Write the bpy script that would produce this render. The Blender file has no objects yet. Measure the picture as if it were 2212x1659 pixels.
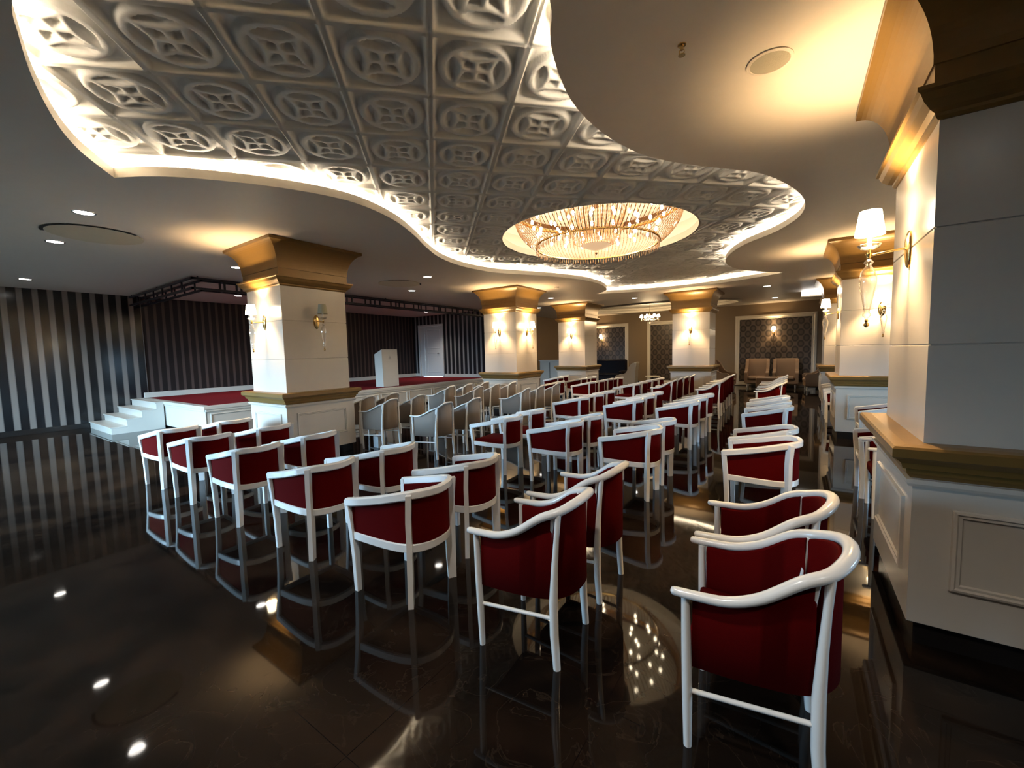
import bpy, math, random
import numpy as np
from mathutils import Vector, Matrix
from mathutils.geometry import tessellate_polygon

# ------------------------------------------------------------------ scene, camera, world, lights
S = bpy.context.scene
COL = S.collection
S.view_settings.view_transform = 'Standard'
S.view_settings.look = 'None'
S.view_settings.gamma = 1.0
S.view_settings.use_curve_mapping = False
S.view_settings.exposure = 0.8

F_PX, PITCH, ROLL, AZ, EYE = 891.9, math.radians(4.284), math.radians(1.408), math.radians(34.58), 1.65
cam_d = bpy.data.cameras.new('camera'); cam = bpy.data.objects.new('camera', cam_d); COL.objects.link(cam)
fw = Vector((-math.sin(AZ) * math.cos(PITCH), math.cos(AZ) * math.cos(PITCH), -math.sin(PITCH)))
r0 = Vector((math.cos(AZ), math.sin(AZ), 0)); u0 = r0.cross(fw)
rt = r0 * math.cos(ROLL) - u0 * math.sin(ROLL); up = u0 * math.cos(ROLL) + r0 * math.sin(ROLL)
m = Matrix.Identity(4)
for i in range(3):
    m[i][0] = rt[i]; m[i][1] = up[i]; m[i][2] = -fw[i]
m[2][3] = EYE
cam.matrix_world = m
cam_d.sensor_fit = 'HORIZONTAL'; cam_d.sensor_width = 36.0; cam_d.lens = F_PX / 2212 * 36.0
cam_d.clip_start = 0.02; cam_d.clip_end = 200
S.camera = cam

SKY, GROUND = 33.0, 1.6
WARM, WARMER, NEUTRAL = (1.0, 0.68, 0.35), (1.0, 0.60, 0.24), (1.0, 0.93, 0.84)
SCONCE_W, SHADE_E, DOWN_W, COVE_E, BULB_E, CHAND_W = 80.0, 18.0, 22.0, 58.0, 30.0, 7.0
w = bpy.data.worlds.new('sky'); S.world = w; w.use_nodes = True
nt = w.node_tree; nt.nodes.clear()
tc = nt.nodes.new('ShaderNodeTexCoord'); sx = nt.nodes.new('ShaderNodeSeparateXYZ')
rp = nt.nodes.new('ShaderNodeMapRange'); rp.inputs['From Min'].default_value = -0.04; rp.inputs['From Max'].default_value = 0.10
mx = nt.nodes.new('ShaderNodeMix'); mx.data_type = 'RGBA'
mx.inputs['A'].default_value = (0.10 * GROUND, 0.12 * GROUND, 0.12 * GROUND, 1)
mx.inputs['B'].default_value = (0.46 * SKY, 0.74 * SKY, 1.0 * SKY, 1)
bg = nt.nodes.new('ShaderNodeBackground'); wo = nt.nodes.new('ShaderNodeOutputWorld')
nt.links.new(tc.outputs['Generated'], sx.inputs[0]); nt.links.new(sx.outputs['Z'], rp.inputs['Value'])
nt.links.new(rp.outputs[0], mx.inputs['Factor']); nt.links.new(mx.outputs['Result'], bg.inputs['Color'])
nt.links.new(bg.outputs[0], wo.inputs[0])

# windows of the unseen rear and right walls: (centre, width, height, rotation)
REAR_Y, RIGHT_X = -2.6, 6.0
REAR_WIN = [(-11.0, 1.65, 2.4, 2.5), (-8.0, 1.65, 2.4, 2.5)]
RIGHT_WIN = [(4.3, 1.65, 2.0, 0.55), (6.9, 1.65, 2.0, 0.55)]
def portal(loc, rot, a, b):
    l = bpy.data.lights.new('window_daylight', 'AREA'); l.shape = 'RECTANGLE'; l.size = a; l.size_y = b
    l.cycles.is_portal = True
    o = bpy.data.objects.new('window_daylight', l); o.location = loc; o.rotation_euler = rot; COL.objects.link(o)
for x, z, a, b in REAR_WIN: portal((x, REAR_Y - 0.12, z), (math.radians(90), 0, 0), a, b)
for y, z, a, b in RIGHT_WIN: portal((RIGHT_X + 0.12, y, z), (math.radians(90), 0, math.radians(90)), a, b)

random.seed(7)
# ------------------------------------------------------------------ materials
def mat(name, col, rough=0.5, metal=0.0, spec=0.5, emit=None, es=0.0, coat=0.0, bump=0.0, bscale=60.0, vary=0.0):
    M = bpy.data.materials.new(name); M.use_nodes = True
    n = M.node_tree.nodes; L = M.node_tree.links; b = n['Principled BSDF']
    b.inputs['Base Color'].default_value = (*col, 1); b.inputs['Roughness'].default_value = rough
    b.inputs['Metallic'].default_value = metal; b.inputs['Specular IOR Level'].default_value = spec
    b.inputs['Coat Weight'].default_value = coat; b.inputs['Coat Roughness'].default_value = 0.06
    if emit: b.inputs['Emission Color'].default_value = (*emit, 1); b.inputs['Emission Strength'].default_value = es
    g = n.new('ShaderNodeNewGeometry'); no = n.new('ShaderNodeTexNoise'); no.inputs['Scale'].default_value = bscale
    L.new(g.outputs['Position'], no.inputs['Vector'])
    if vary:
        cr = n.new('ShaderNodeMix'); cr.data_type = 'RGBA'
        cr.inputs['A'].default_value = (*[c * (1 - vary) for c in col], 1); cr.inputs['B'].default_value = (*[min(1, c * (1 + vary)) for c in col], 1)
        L.new(no.outputs['Fac'], cr.inputs['Factor']); L.new(cr.outputs['Result'], b.inputs['Base Color'])
    if bump:
        bp = n.new('ShaderNodeBump'); bp.inputs['Strength'].default_value = bump; bp.inputs['Distance'].default_value = 0.01
        L.new(no.outputs['Fac'], bp.inputs['Height']); L.new(bp.outputs[0], b.inputs['Normal'])
    return M
class NB:                                   # tiny helper for math node graphs
    def __init__(s, M): s.t = M.node_tree; s.n = s.t.nodes; s.l = s.t.links
    def m(s, op, a, b=None, c=None):
        k = s.n.new('ShaderNodeMath'); k.operation = op
        for i, v in enumerate((a, b, c)):
            if v is None: continue
            if isinstance(v, (int, float)): k.inputs[i].default_value = v
            else: s.l.new(v, k.inputs[i])
        return k.outputs[0]
    def pos(s):
        g = s.n.new('ShaderNodeNewGeometry'); x = s.n.new('ShaderNodeSeparateXYZ'); s.l.new(g.outputs['Position'], x.inputs[0]); return x.outputs
    def smooth(s, v, a, b):
        k = s.n.new('ShaderNodeMapRange'); k.interpolation_type = 'SMOOTHSTEP'
        k.inputs['From Min'].default_value = a; k.inputs['From Max'].default_value = b; s.l.new(v, k.inputs['Value']); return k.outputs[0]
    def mix(s, f, A, B):
        k = s.n.new('ShaderNodeMix'); k.data_type = 'RGBA'; s.l.new(f, k.inputs['Factor'])
        for nm, v in (('A', A), ('B', B)):
            if isinstance(v, tuple): k.inputs[nm].default_value = (*v, 1)
            else: s.l.new(v, k.inputs[nm])
        return k.outputs['Result']

def stripes(name, axis, period, light, dark, duty, rough):
    M = mat(name, dark, rough); q = NB(M); p = q.pos()
    f = q.m('FRACT', q.m('DIVIDE', q.m('ADD', p[axis], 100.0), period))
    d = q.m('ABSOLUTE', q.m('SUBTRACT', f, 0.5))
    s_ = q.smooth(d, duty / 2 + 0.05, duty / 2 - 0.05)
    b = q.n['Principled BSDF']; q.l.new(q.mix(s_, dark, light), b.inputs['Base Color']); b.inputs['Specular IOR Level'].default_value = 0.45
    return M
M_soffit = mat('ceiling_paint', (0.70, 0.62, 0.53), 0.55, bump=0.05, bscale=8, vary=0.03)
M_relief = mat('relief_tile_paint', (0.78, 0.75, 0.68), 0.55, spec=0.35, vary=0.03)
M_cream = mat('pillar_panel', (0.64, 0.58, 0.50), 0.22, spec=0.5, vary=0.03, bscale=3)
M_white = mat('chair_white_lacquer', (0.86, 0.84, 0.80), 0.22, coat=0.3, vary=0.03, bscale=9)
M_gold = mat('gold_paint', (0.225, 0.128, 0.034), 0.36, metal=0.2, bump=0.03, vary=0.06, bscale=20)
M_brass = mat('brass', (0.80, 0.55, 0.22), 0.2, metal=1.0, vary=0.04)
M_black = mat('black_plinth', (0.012, 0.010, 0.009), 0.18, vary=0.1)
M_red = mat('red_upholstery', (0.078, 0.0009, 0.0009), 0.9, spec=0.05, bump=0.15, bscale=260, vary=0.12)
M_beige = mat('beige_upholstery', (0.23, 0.185, 0.15), 0.7, bump=0.15, bscale=260, vary=0.06)
M_tan = mat('tan_velvet', (0.23, 0.14, 0.075), 0.7, bump=0.1, bscale=120, vary=0.06)
M_pale = mat('pale_upholstery', (0.50, 0.46, 0.40), 0.7, bump=0.1, bscale=120, vary=0.05)
M_navy = mat('navy_leather', (0.006, 0.005, 0.009), 0.6, spec=0.15, bump=0.1, bscale=30, vary=0.1)
M_carpet = mat('red_carpet', (0.20, 0.012, 0.016), 0.95, spec=0.1, bump=0.4, bscale=200, vary=0.15)
M_stage = mat('stage_cream_paint', (0.62, 0.57, 0.49), 0.35, vary=0.03, bscale=3)
M_wall = mat('brown_beige_wall', (0.25, 0.18, 0.11), 0.6, bump=0.05, bscale=30, vary=0.04)
M_frame = mat('wall_frame_paint', (0.72, 0.66, 0.56), 0.4, vary=0.03)
M_truss = mat('black_truss_paint', (0.010, 0.011, 0.018), 0.35, vary=0.1)
M_gap = mat('dark_gap', (0.01, 0.009, 0.008), 0.8, vary=0.1)
M_patch = mat('old_ceiling_patch', (0.60, 0.51, 0.36), 0.6, vary=0.05, bscale=3)
M_grille = mat('speaker_grille', (0.40, 0.36, 0.27), 0.6, bump=0.5, bscale=300, vary=0.1)
M_door = mat('door_paint', (0.66, 0.64, 0.60), 0.35, vary=0.03)
M_steel = mat('steel', (0.55, 0.55, 0.55), 0.25, metal=1.0, vary=0.03)
M_mark = mat('grey_emblem', (0.42, 0.38, 0.34), 0.5, vary=0.05)
M_shade_off = mat('unlit_shade_fabric', (0.40, 0.37, 0.25), 0.8, vary=0.05)
M_blue = mat('blue_lit_carton', (0.72, 0.80, 0.86), 0.5, vary=0.02)  # white carton, the blue cast of the daylight is put into its colour
M_shade = mat('lit_shade', (0.9, 0.8, 0.6), 0.7, emit=(1.0, 0.80, 0.52), es=SHADE_E, vary=0.02)
M_led = mat('led_strip', (1, 1, 1), 0.5, emit=(1.0, 0.86, 0.68), es=COVE_E, vary=0.01)
M_bowl = mat('lit_glass_bowl', (0.8, 0.6, 0.4), 0.4, emit=(1.0, 0.66, 0.38), es=0.35, vary=0.02)  # faint emission stands in for bulb light coming through the glass
M_led2 = mat('coffer_led_strip', (1, 1, 1), 0.5, emit=(1.0, 0.84, 0.62), es=12.0, vary=0.01)
M_bulb = mat('bulb_glow', (1, 1, 1), 0.5, emit=(1.0, 0.82, 0.55), es=BULB_E, vary=0.01)
M_down = mat('downlight_lens', (1, 1, 1), 0.5, emit=(1.0, 0.94, 0.86), es=14.0, vary=0.01)
M_plate = mat('chandelier_plate', (0.20, 0.085, 0.03), 0.35, metal=0.6, vary=0.05)
M_bead = mat('crystal_beads', (0.46, 0.24, 0.11), 0.12, spec=0.9, vary=0.25, bscale=90)
M_bead.node_tree.nodes['Principled BSDF'].inputs['Transmission Weight'].default_value = 0.15
M_outside = mat('outside_paving', (0.10, 0.11, 0.10), 0.8, vary=0.1)

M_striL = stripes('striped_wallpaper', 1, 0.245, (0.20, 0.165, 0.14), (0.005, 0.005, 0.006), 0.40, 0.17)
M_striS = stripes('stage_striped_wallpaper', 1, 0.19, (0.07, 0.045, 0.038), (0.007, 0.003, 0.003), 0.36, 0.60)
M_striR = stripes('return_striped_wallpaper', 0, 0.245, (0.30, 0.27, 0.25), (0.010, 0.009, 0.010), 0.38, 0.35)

def glass_mat(name, tint, glo):
    M = bpy.data.materials.new(name); M.use_nodes = True; n = M.node_tree.nodes; L = M.node_tree.links; n.clear()
    t = n.new('ShaderNodeBsdfTransparent'); t.inputs[0].default_value = (*tint, 1)
    g = n.new('ShaderNodeBsdfGlossy'); g.inputs['Roughness'].default_value = 0.05; g.inputs['Color'].default_value = (1, 0.97, 0.93, 1)
    lw = n.new('ShaderNodeLayerWeight'); lw.inputs['Blend'].default_value = glo
    x = n.new('ShaderNodeMixShader'); o = n.new('ShaderNodeOutputMaterial')
    L.new(lw.outputs['Facing'], x.inputs[0]); L.new(t.outputs[0], x.inputs[1]); L.new(g.outputs[0], x.inputs[2]); L.new(x.outputs[0], o.inputs[0])
    return M
M_glass = glass_mat('clear_glass', (0.93, 0.92, 0.90), 0.55)
M_pane = glass_mat('window_glass', (0.96, 0.98, 1.0), 0.12)

def floor_mat():
    M = mat('dark_marble', (0.01, 0.008, 0.006), 0.07, spec=0.22); q = NB(M); b = q.n['Principled BSDF']
    g = q.n.new('ShaderNodeNewGeometry')
    n1 = q.n.new('ShaderNodeTexNoise'); n1.inputs['Scale'].default_value = 0.9; n1.inputs['Detail'].default_value = 6; n1.inputs['Distortion'].default_value = 1.4
    n2 = q.n.new('ShaderNodeTexNoise'); n2.inputs['Scale'].default_value = 2.3; n2.inputs['Detail'].default_value = 8; n2.inputs['Distortion'].default_value = 2.2
    q.l.new(g.outputs['Position'], n1.inputs['Vector']); q.l.new(g.outputs['Position'], n2.inputs['Vector'])
    vein = q.smooth(q.m('ABSOLUTE', q.m('SUBTRACT', n2.outputs['Fac'], 0.5)), 0.010, 0.0)
    base = q.mix(q.smooth(n1.outputs['Fac'], 0.35, 0.75), (0.004, 0.003, 0.0025), (0.022, 0.013, 0.008))
    c = q.mix(q.m('MULTIPLY', vein, 0.13), base, (0.09, 0.06, 0.04))
    p = q.pos()
    e = []
    for ax in (0, 1):
        f = q.m('FRACT', q.m('DIVIDE', q.m('ADD', p[ax], 50.3), 0.8))
        e.append(q.m('ABSOLUTE', q.m('SUBTRACT', f, 0.5)))
    j = q.smooth(q.m('MAXIMUM', e[0], e[1]), 0.4970, 0.4985)
    q.l.new(q.mix(j, c, (0.004, 0.003, 0.003)), b.inputs['Base Color'])
    q.l.new(q.m('ADD', 0.018, q.m('MULTIPLY', n1.outputs['Fac'], 0.035)), b.inputs['Roughness'])
    return M
M_floor = floor_mat()
def damask():
    M = mat('ogee_wallpaper', (0.05, 0.04, 0.03), 0.4); q = NB(M); p = q.pos(); b = q.n['Principled BSDF']
    def lat(ox, oz):
        fx = q.m('SUBTRACT', q.m('FRACT', q.m('DIVIDE', q.m('ADD', p[0], 50 + ox), 0.37)), 0.5)
        fz = q.m('SUBTRACT', q.m('FRACT', q.m('DIVIDE', q.m('ADD', p[2], 50 + oz), 0.46)), 0.5)
        fx = q.m('MULTIPLY', fx, 0.37); fz = q.m('MULTIPLY', fz, 0.46)
        fz = q.m('MULTIPLY', fz, 0.80)
        return q.m('SQRT', q.m('ADD', q.m('MULTIPLY', fx, fx), q.m('MULTIPLY', fz, fz)))
    d = q.m('MINIMUM', lat(0, 0), lat(0.185, 0.23))
    ring = q.m('MULTIPLY', q.smooth(d, 0.045, 0.085), q.smooth(d, 0.118, 0.10))
    outer = q.smooth(d, 0.112, 0.135)
    c = q.mix(ring, (0.075, 0.055, 0.040), (0.028, 0.020, 0.014))
    c = q.mix(outer, c, (0.115, 0.086, 0.062))
    q.l.new(c, b.inputs['Base Color']); return M
M_damask = damask()

# ------------------------------------------------------------------ mesh helpers
class MB:
    def __init__(s): s.v = []; s.f = []
    def add(s, vs, fs):
        o = len(s.v); s.v += [tuple(p) for p in vs]; s.f += [tuple(i + o for i in f) for f in fs]; return s
    def box(s, a, b, ch=0.0):
        x0, y0, z0 = a; x1, y1, z1 = b
        if x0 > x1: x0, x1 = x1, x0
        if y0 > y1: y0, y1 = y1, y0
        if z0 > z1: z0, z1 = z1, z0
        if ch <= 0:
            return s.add([(x0,y0,z0),(x1,y0,z0),(x1,y1,z0),(x0,y1,z0),(x0,y0,z1),(x1,y0,z1),(x1,y1,z1),(x0,y1,z1)],
                  [(0,3,2,1),(4,5,6,7),(0,1,5,4),(1,2,6,5),(2,3,7,6),(3,0,4,7)])
        loops = []
        for z, i in ((z0, ch), (z0 + ch, 0), (z1 - ch, 0), (z1, ch)):
            X0, X1, Y0, Y1 = x0 + i, x1 - i, y0 + i, y1 - i; c = ch if i == 0 else ch * 0.4
            loops.append([(X0+c,Y0,z),(X1-c,Y0,z),(X1,Y0+c,z),(X1,Y1-c,z),(X1-c,Y1,z),(X0+c,Y1,z),(X0,Y1-c,z),(X0,Y0+c,z)])
        return s.loft(loops, True, True)
    def loft(s, loops, cap0=False, cap1=False, close=True):
        n = len(loops[0]); o = len(s.v)
        for lp in loops: s.v += [tuple(p) for p in lp]
        for i in range(len(loops) - 1):
            for j in range(n if close else n - 1):
                a = o + i * n + j; b = o + i * n + (j + 1) % n
                s.f.append((a, b, b + n, a + n))
        if cap0: s.f.append(tuple(o + j for j in reversed(range(n))))
        if cap1: s.f.append(tuple(o + (len(loops) - 1) * n + j for j in range(n)))
        return s
    def lathe(s, prof, n=20, c=(0, 0, 0), sy=1.0, cap=True):
        loops = [[(c[0] + r * math.cos(2*math.pi*j/n), c[1] + r * sy * math.sin(2*math.pi*j/n), c[2] + z) for j in range(n)] for r, z in prof]
        return s.loft(loops, cap, cap)
    def square(s, prof, cx=0, cy=0, cap=True):      # profile (half width, z) around a square plan
        loops = [[(cx-w_, cy-w_, z), (cx+w_, cy-w_, z), (cx+w_, cy+w_, z), (cx-w_, cy+w_, z)] for w_, z in prof]
        return s.loft(loops, cap, cap)
    def sweep(s, pts, prof, cap=True, scales=None):  # prof: list of (side, up)
        pts = [Vector(p) for p in pts]; loops = []
        for i, p in enumerate(pts):
            t = (pts[min(i + 1, len(pts) - 1)] - pts[max(i - 1, 0)]).normalized()
            ref = Vector((0, 0, 1)) if abs(t.z) < 0.9 else Vector((1, 0, 0))
            sd = t.cross(ref).normalized(); u = sd.cross(t)
            k = scales[i] if scales else 1
            loops.append([p + sd * a * k + u * b * k for a, b in prof])
        return s.loft([list(reversed(l)) for l in loops], cap, cap)
    def tube(s, pts, r, n=10, scales=None, rb=None):
        rb = rb or r
        return s.sweep(pts, [(r*math.cos(2*math.pi*j/n), rb*math.sin(2*math.pi*j/n)) for j in range(n)], True, scales)
    def shell(s, pts, z0, z1, th):                   # curved upright panel, pts outer plan, thickness to the inside
        n = len(pts); P = [Vector((p[0], p[1])) for p in pts]; lo = []
        for i in range(n):
            t = (P[min(i+1, n-1)] - P[max(i-1, 0)]).normalized(); nn = Vector((-t.y, t.x)) * th
            a = P[i]; b = P[i] + nn; h0, h1 = z0[i], z1[i]; c = min(0.008, th * .3); e = nn.normalized() * c
            lo.append([(a.x, a.y, h0 + c), (a.x+e.x, a.y+e.y, h0), (b.x-e.x, b.y-e.y, h0), (b.x, b.y, h0 + c), (b.x, b.y, h1 - c), (b.x-e.x, b.y-e.y, h1), (a.x+e.x, a.y+e.y, h1), (a.x, a.y, h1 - c)])
        return s.loft([list(reversed(l)) for l in lo], True, True)
    def xf(s, M):
        s.v = [tuple(M @ Vector(p)) for p in s.v]; return s
    def make(s, name, material, parent=None, smooth=None):
        me = bpy.data.meshes.new(name); me.from_pydata(s.v, [], s.f); me.validate(); me.update()
        if material: me.materials.append(material)
        if smooth:
            me.polygons.foreach_set('use_smooth', [True] * len(me.polygons)); me.set_sharp_from_angle(angle=math.radians(smooth))
        o = bpy.data.objects.new(name, me); COL.objects.link(o)
        if parent: o.parent = parent
        return o
def thing(name, label, cat, loc=(0, 0, 0), rz=0.0, group=None):
    o = bpy.data.objects.new(name, None); o.empty_display_size = 0.1; COL.objects.link(o)
    o.location = loc; o.rotation_euler = (0, 0, rz); tag(o, label, cat, group); return o
def tag(o, label, cat, group=None):
    o['label'] = label; o['category'] = cat
    if group: o['group'] = group
    return o
def struct(o): o['kind'] = 'structure'; return o
def dup(root, loc, rz, label=None, group=None, skip=()):
    r = root.copy(); COL.objects.link(r); r.location = loc; r.rotation_euler = (0, 0, rz)
    if label: r['label'] = label
    if group: r['group'] = group
    for ch in list(root.children):
        if ch.name.split('.')[0] in skip: continue
        c = ch.copy(); COL.objects.link(c); c.parent = r
        for g in list(ch.children):
            d = g.copy(); COL.objects.link(d); d.parent = c
    return r
def crom(P, n=8, closed=False):
    P = [Vector(p) for p in P]; out = []; N = len(P)
    rng = range(N) if closed else range(N - 1)
    for i in rng:
        a = P[(i-1) % N] if (closed or i > 0) else P[0]*2 - P[1]
        b = P[i]; c = P[(i+1) % N]; d = P[(i+2) % N] if (closed or i + 2 < N) else P[-1]*2 - P[-2]
        for k in range(n):
            t = k / n
            out.append(0.5 * ((2*b) + (c-a)*t + (2*a - 5*b + 4*c - d)*t*t + (3*b - a - 3*c + d)*t*t*t))
    if not closed: out.append(P[-1])
    return out
H = 3.447            # main ceiling
HP = 3.68            # relief ceiling

# ------------------------------------------------------------------ room shell
XL, XR, YF = -14.95, 6.0, 20.3
b = MB(); b.box((XL - 0.2, REAR_Y - 0.2, -0.12), (XR + 0.2, YF + 0.2, 0.0)); struct(b.make('floor', M_floor))
# left wall
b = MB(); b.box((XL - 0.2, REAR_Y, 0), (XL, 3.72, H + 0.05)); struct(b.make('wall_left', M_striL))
b = MB(); b.box((XL, REAR_Y, 0), (XL + 0.02, 3.45, 0.13), 0.004); struct(b.make('baseboard_left', M_black))
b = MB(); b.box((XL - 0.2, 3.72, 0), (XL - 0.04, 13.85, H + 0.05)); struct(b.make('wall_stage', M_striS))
# stage return wall with its door opening
b = MB()
b.box((XL - 0.04, 13.65, 0), (-14.66, 13.85, H + 0.05)); b.box((-13.08, 13.65, 0), (-10.75, 13.85, H + 0.05)); b.box((-14.66, 13.65, 3.04), (-13.08, 13.85, H + 0.05)); b.box((-14.66, 13.65, 0), (-13.08, 13.85, 0.66))
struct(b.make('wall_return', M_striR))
b = MB(); b.box((-10.95, 13.852, 0), (-10.75, YF, H + 0.05)); struct(b.make('wall_lounge_left', M_wall))
b = MB(); b.box((-10.75, YF, 0), (XR, YF + 0.2, H + 0.05)); struct(b.make('wall_far', M_wall))
def holed(name, axis, lo, hi, at_, th, wins, m_):
    b = MB(); cur = lo
    def bx(u0, u1, z0, z1):
        if axis == 'x': b.box((u0, at_ - th, z0), (u1, at_, z1))
        else: b.box((at_, u0, z0), (at_ + th, u1, z1))
    for c, z, a, h in wins:
        bx(cur, c - a/2, 0, H + .05); bx(c - a/2, c + a/2, 0, z - h/2); bx(c - a/2, c + a/2, z + h/2, H + .05); cur = c + a/2
    bx(cur, hi, 0, H + .05)
    return struct(b.make(name, m_))
holed('wall_rear', 'x', XL, XR, REAR_Y, 0.2, REAR_WIN, M_wall)
holed('wall_right', 'y', REAR_Y, YF, XR, 0.2, RIGHT_WIN, M_wall)
k = 1
for (c, z, a, h) in REAR_WIN:
    t = bpy.data.objects.new('window_%d' % k, None); COL.objects.link(t); struct(t); k += 1
    f = MB()
    for x in (c - a/2, c, c + a/2): f.box((x - .03, REAR_Y - .16, z - h/2), (x + .03, REAR_Y - .08, z + h/2))
    for zz in (z - h/2, z + h/2): f.box((c - a/2, REAR_Y - .16, zz - .03), (c + a/2, REAR_Y - .08, zz + .03))
    f.make('window_frame', M_frame, t); MB().box((c - a/2, REAR_Y - .125, z - h/2), (c + a/2, REAR_Y - .115, z + h/2)).make('pane', M_pane, t)
for (c, z, a, h) in RIGHT_WIN:
    t = bpy.data.objects.new('window_%d' % k, None); COL.objects.link(t); struct(t); k += 1
    f = MB()
    for x in (c - a/2, c, c + a/2): f.box((XR + .08, x - .03, z - h/2), (XR + .16, x + .03, z + h/2))
    for zz in (z - h/2, z + h/2): f.box((XR + .08, c - a/2, zz - .03), (XR + .16, c + a/2, zz + .03))
    f.make('window_frame', M_frame, t); MB().box((XR + .115, c - a/2, z - h/2), (XR + .125, c + a/2, z + h/2)).make('pane', M_pane, t)

# ------------------------------------------------------------------ ceiling with the free-form cove
seg1 = [(-5.51,1.26),(-5.26,1.42),(-4.98,1.67),(-4.61,2.18),(-4.36,2.72),(-4.30,3.2),(-4.45,3.8),(-4.78,4.45),(-5.15,5.05),(-5.50,5.75),(-5.68,6.6),(-5.58,7.45),(-5.24,8.1),(-4.80,8.9),(-4.48,9.8),(-4.42,10.75),(-4.60,11.66),(-4.88,12.13),(-5.26,12.43)]
seg2 = [(-5.26,12.43),(-3.85,12.98),(-2.4,13.05),(-0.97,12.60),(-0.31,12.22)]
seg3 = [(-0.31,12.22),(-0.78,11.64),(-1.18,10.85),(-1.27,9.9),(-1.09,9.08),(-0.77,8.4),(-0.32,7.85),(-0.04,7.26),(0.05,6.72),(0.01,6.2),(-0.15,5.6),(-0.37,5.11),(-0.62,4.8),(-0.92,4.44),(-1.18,4.04),(-1.31,3.65),(-1.37,3.3),(-1.38,2.93),(-1.33,2.6),(-1.22,2.25),(-1.08,1.99),(-1.0,1.5),(-1.3,1.0),(-2.0,0.6),(-2.7,0.44),(-3.22,0.42),(-3.54,0.47),(-4.03,0.58),(-4.61,0.76),(-5.0,0.93),(-5.26,1.09),(-5.51,1.26)]
OUT = []
for sg in (seg1, seg2, seg3): OUT += [(p.x, p.y) for p in crom([(x, y, 0) for x, y in sg], 5)[:-1]]
A_ = sum(OUT[i][0]*OUT[(i+1) % len(OUT)][1] - OUT[(i+1) % len(OUT)][0]*OUT[i][1] for i in range(len(OUT)))
if A_ < 0: OUT.reverse()
def offset(P, d):
    n = len(P); out = []
    for i in range(n):
        a = Vector(P[i-1]); b_ = Vector(P[i]); c = Vector(P[(i+1) % n])
        n1 = (b_ - a).normalized(); n2 = (c - b_).normalized()
        m1 = Vector((n1.y, -n1.x)); m2 = Vector((n2.y, -n2.x)); mm = (m1 + m2)
        if mm.length < 1e-6: mm = m1.copy()
        mm.normalize(); k_ = d / max(0.45, mm.dot(m1)); q_ = b_ + mm * k_; out.append((q_.x, q_.y))
    return out
OC = (-4.95, 17.85); OA, OB = 3.1, 1.65
OVAL = [(OC[0] + OA*math.cos(2*math.pi*i/64), OC[1] + OB*math.sin(2*math.pi*i/64)) for i in range(64)]
def holed_slab(outer, holes, z, up=False):
    polys = [[Vector((x, y, 0)) for x, y in outer]] + [[Vector((x, y, 0)) for x, y in h] for h in holes]
    tris = tessellate_polygon(polys); flat = [v for p in polys for v in p]
    vs = [(v.x, v.y, z) for v in flat]; fs = []
    for t in tris:
        a, b_, c = (flat[i] for i in t); cr = (b_ - a).cross(c - a).z
        if (cr > 0) != up: t = (t[0], t[2], t[1])
        fs.append(t)
    return vs, fs
rect = [(XL - .2, REAR_Y - .2), (XR + .2, REAR_Y - .2), (XR + .2, YF + .2), (XL - .2, YF + .2)]
b = MB(); vs, fs = holed_slab(rect, [OUT, OVAL], H); b.add(vs, fs)
ceil_o = struct(b.make('ceiling', M_soffit))
# upper closing slab keeps the daylight out above the coves
b = MB(); b.box((XL - .2, REAR_Y - .2, 4.5), (XR + .2, YF + .2, 4.6))
for x0, y0, x1, y1 in ((XL-.2, REAR_Y-.2, XR+.2, REAR_Y-.15), (XL-.2, YF+.15, XR+.2, YF+.2), (XL-.2, REAR_Y-.2, XL-.15, YF+.2), (XR+.15, REAR_Y-.2, XR+.2, YF+.2)): b.box((x0, y0, H), (x1, y1, 4.5))
struct(b.make('ceiling_slab', M_soffit))
OUT2 = offset(OUT, 0.05); OUT3 = offset(OUT, 0.30); OUT4 = offset(OUT, 0.13); OUT5 = offset(OUT, 0.17)
b = MB(); b.loft([[(x, y, z) for x, y in P] for P, z in ((OUT, H), (OUT, H + 0.09), (OUT2, H + 0.09), (OUT2, H + 0.012), (OUT3, H + 0.012))])
b.make('cove_fascia', M_stage, ceil_o, 40)
b = MB(); b.loft([[(x, y, z) for x, y in P] for P, z in ((OUT3, H + 0.012), (OUT3, HP + 0.02))]); b.make('cove_wall', M_stage, ceil_o, 40)
b = MB(); b.loft([[(x, y, z) for x, y in P] for P, z in ((OUT4, H + 0.072), (OUT5, H + 0.072))]); b.make('led_strip', M_led, ceil_o)
# relief tiles: height field on a grid turned 45 degrees
T = 0.633; CC = Vector((-2.95, 7.0)); CR = 1.65
o0 = np.array([-2.816, 2.872]); eu = np.array([-1, 1]) / math.sqrt(2); ev = np.array([1, 1]) / math.sqrt(2)
NN = 44; st = T / NN
u_rng = np.arange(-6 * NN, 17 * NN + 1) * st; v_rng = np.arange(-8 * NN, 14 * NN + 1) * st
UU, VV = np.meshgrid(u_rng, v_rng, indexing='ij')
PX = o0[0] + UU * eu[0] + VV * ev[0]; PY = o0[1] + UU * eu[1] + VV * ev[1]
fu = (UU / T) % 1.0; fv = (VV / T) % 1.0
du = np.minimum(fu, 1 - fu) * T; dv = np.minimum(fv, 1 - fv) * T; de = np.minimum(du, dv)
cu = (fu - 0.5) * T; cv = (fv - 0.5) * T; rr = np.hypot(cu, cv)
def sm(x, a, b_): t = np.clip((x - a) / (b_ - a), 0, 1); return t * t * (3 - 2 * t)
hh = 0.050 * (1 - sm(de, 0.018, 0.050)) - 0.016 * (1 - sm(de, 0.002, 0.010))
band = lambda d_, w_: 1 - sm(np.abs(d_), w_, w_ + 0.013)
pat = band(rr - 0.230, 0.024)
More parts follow.
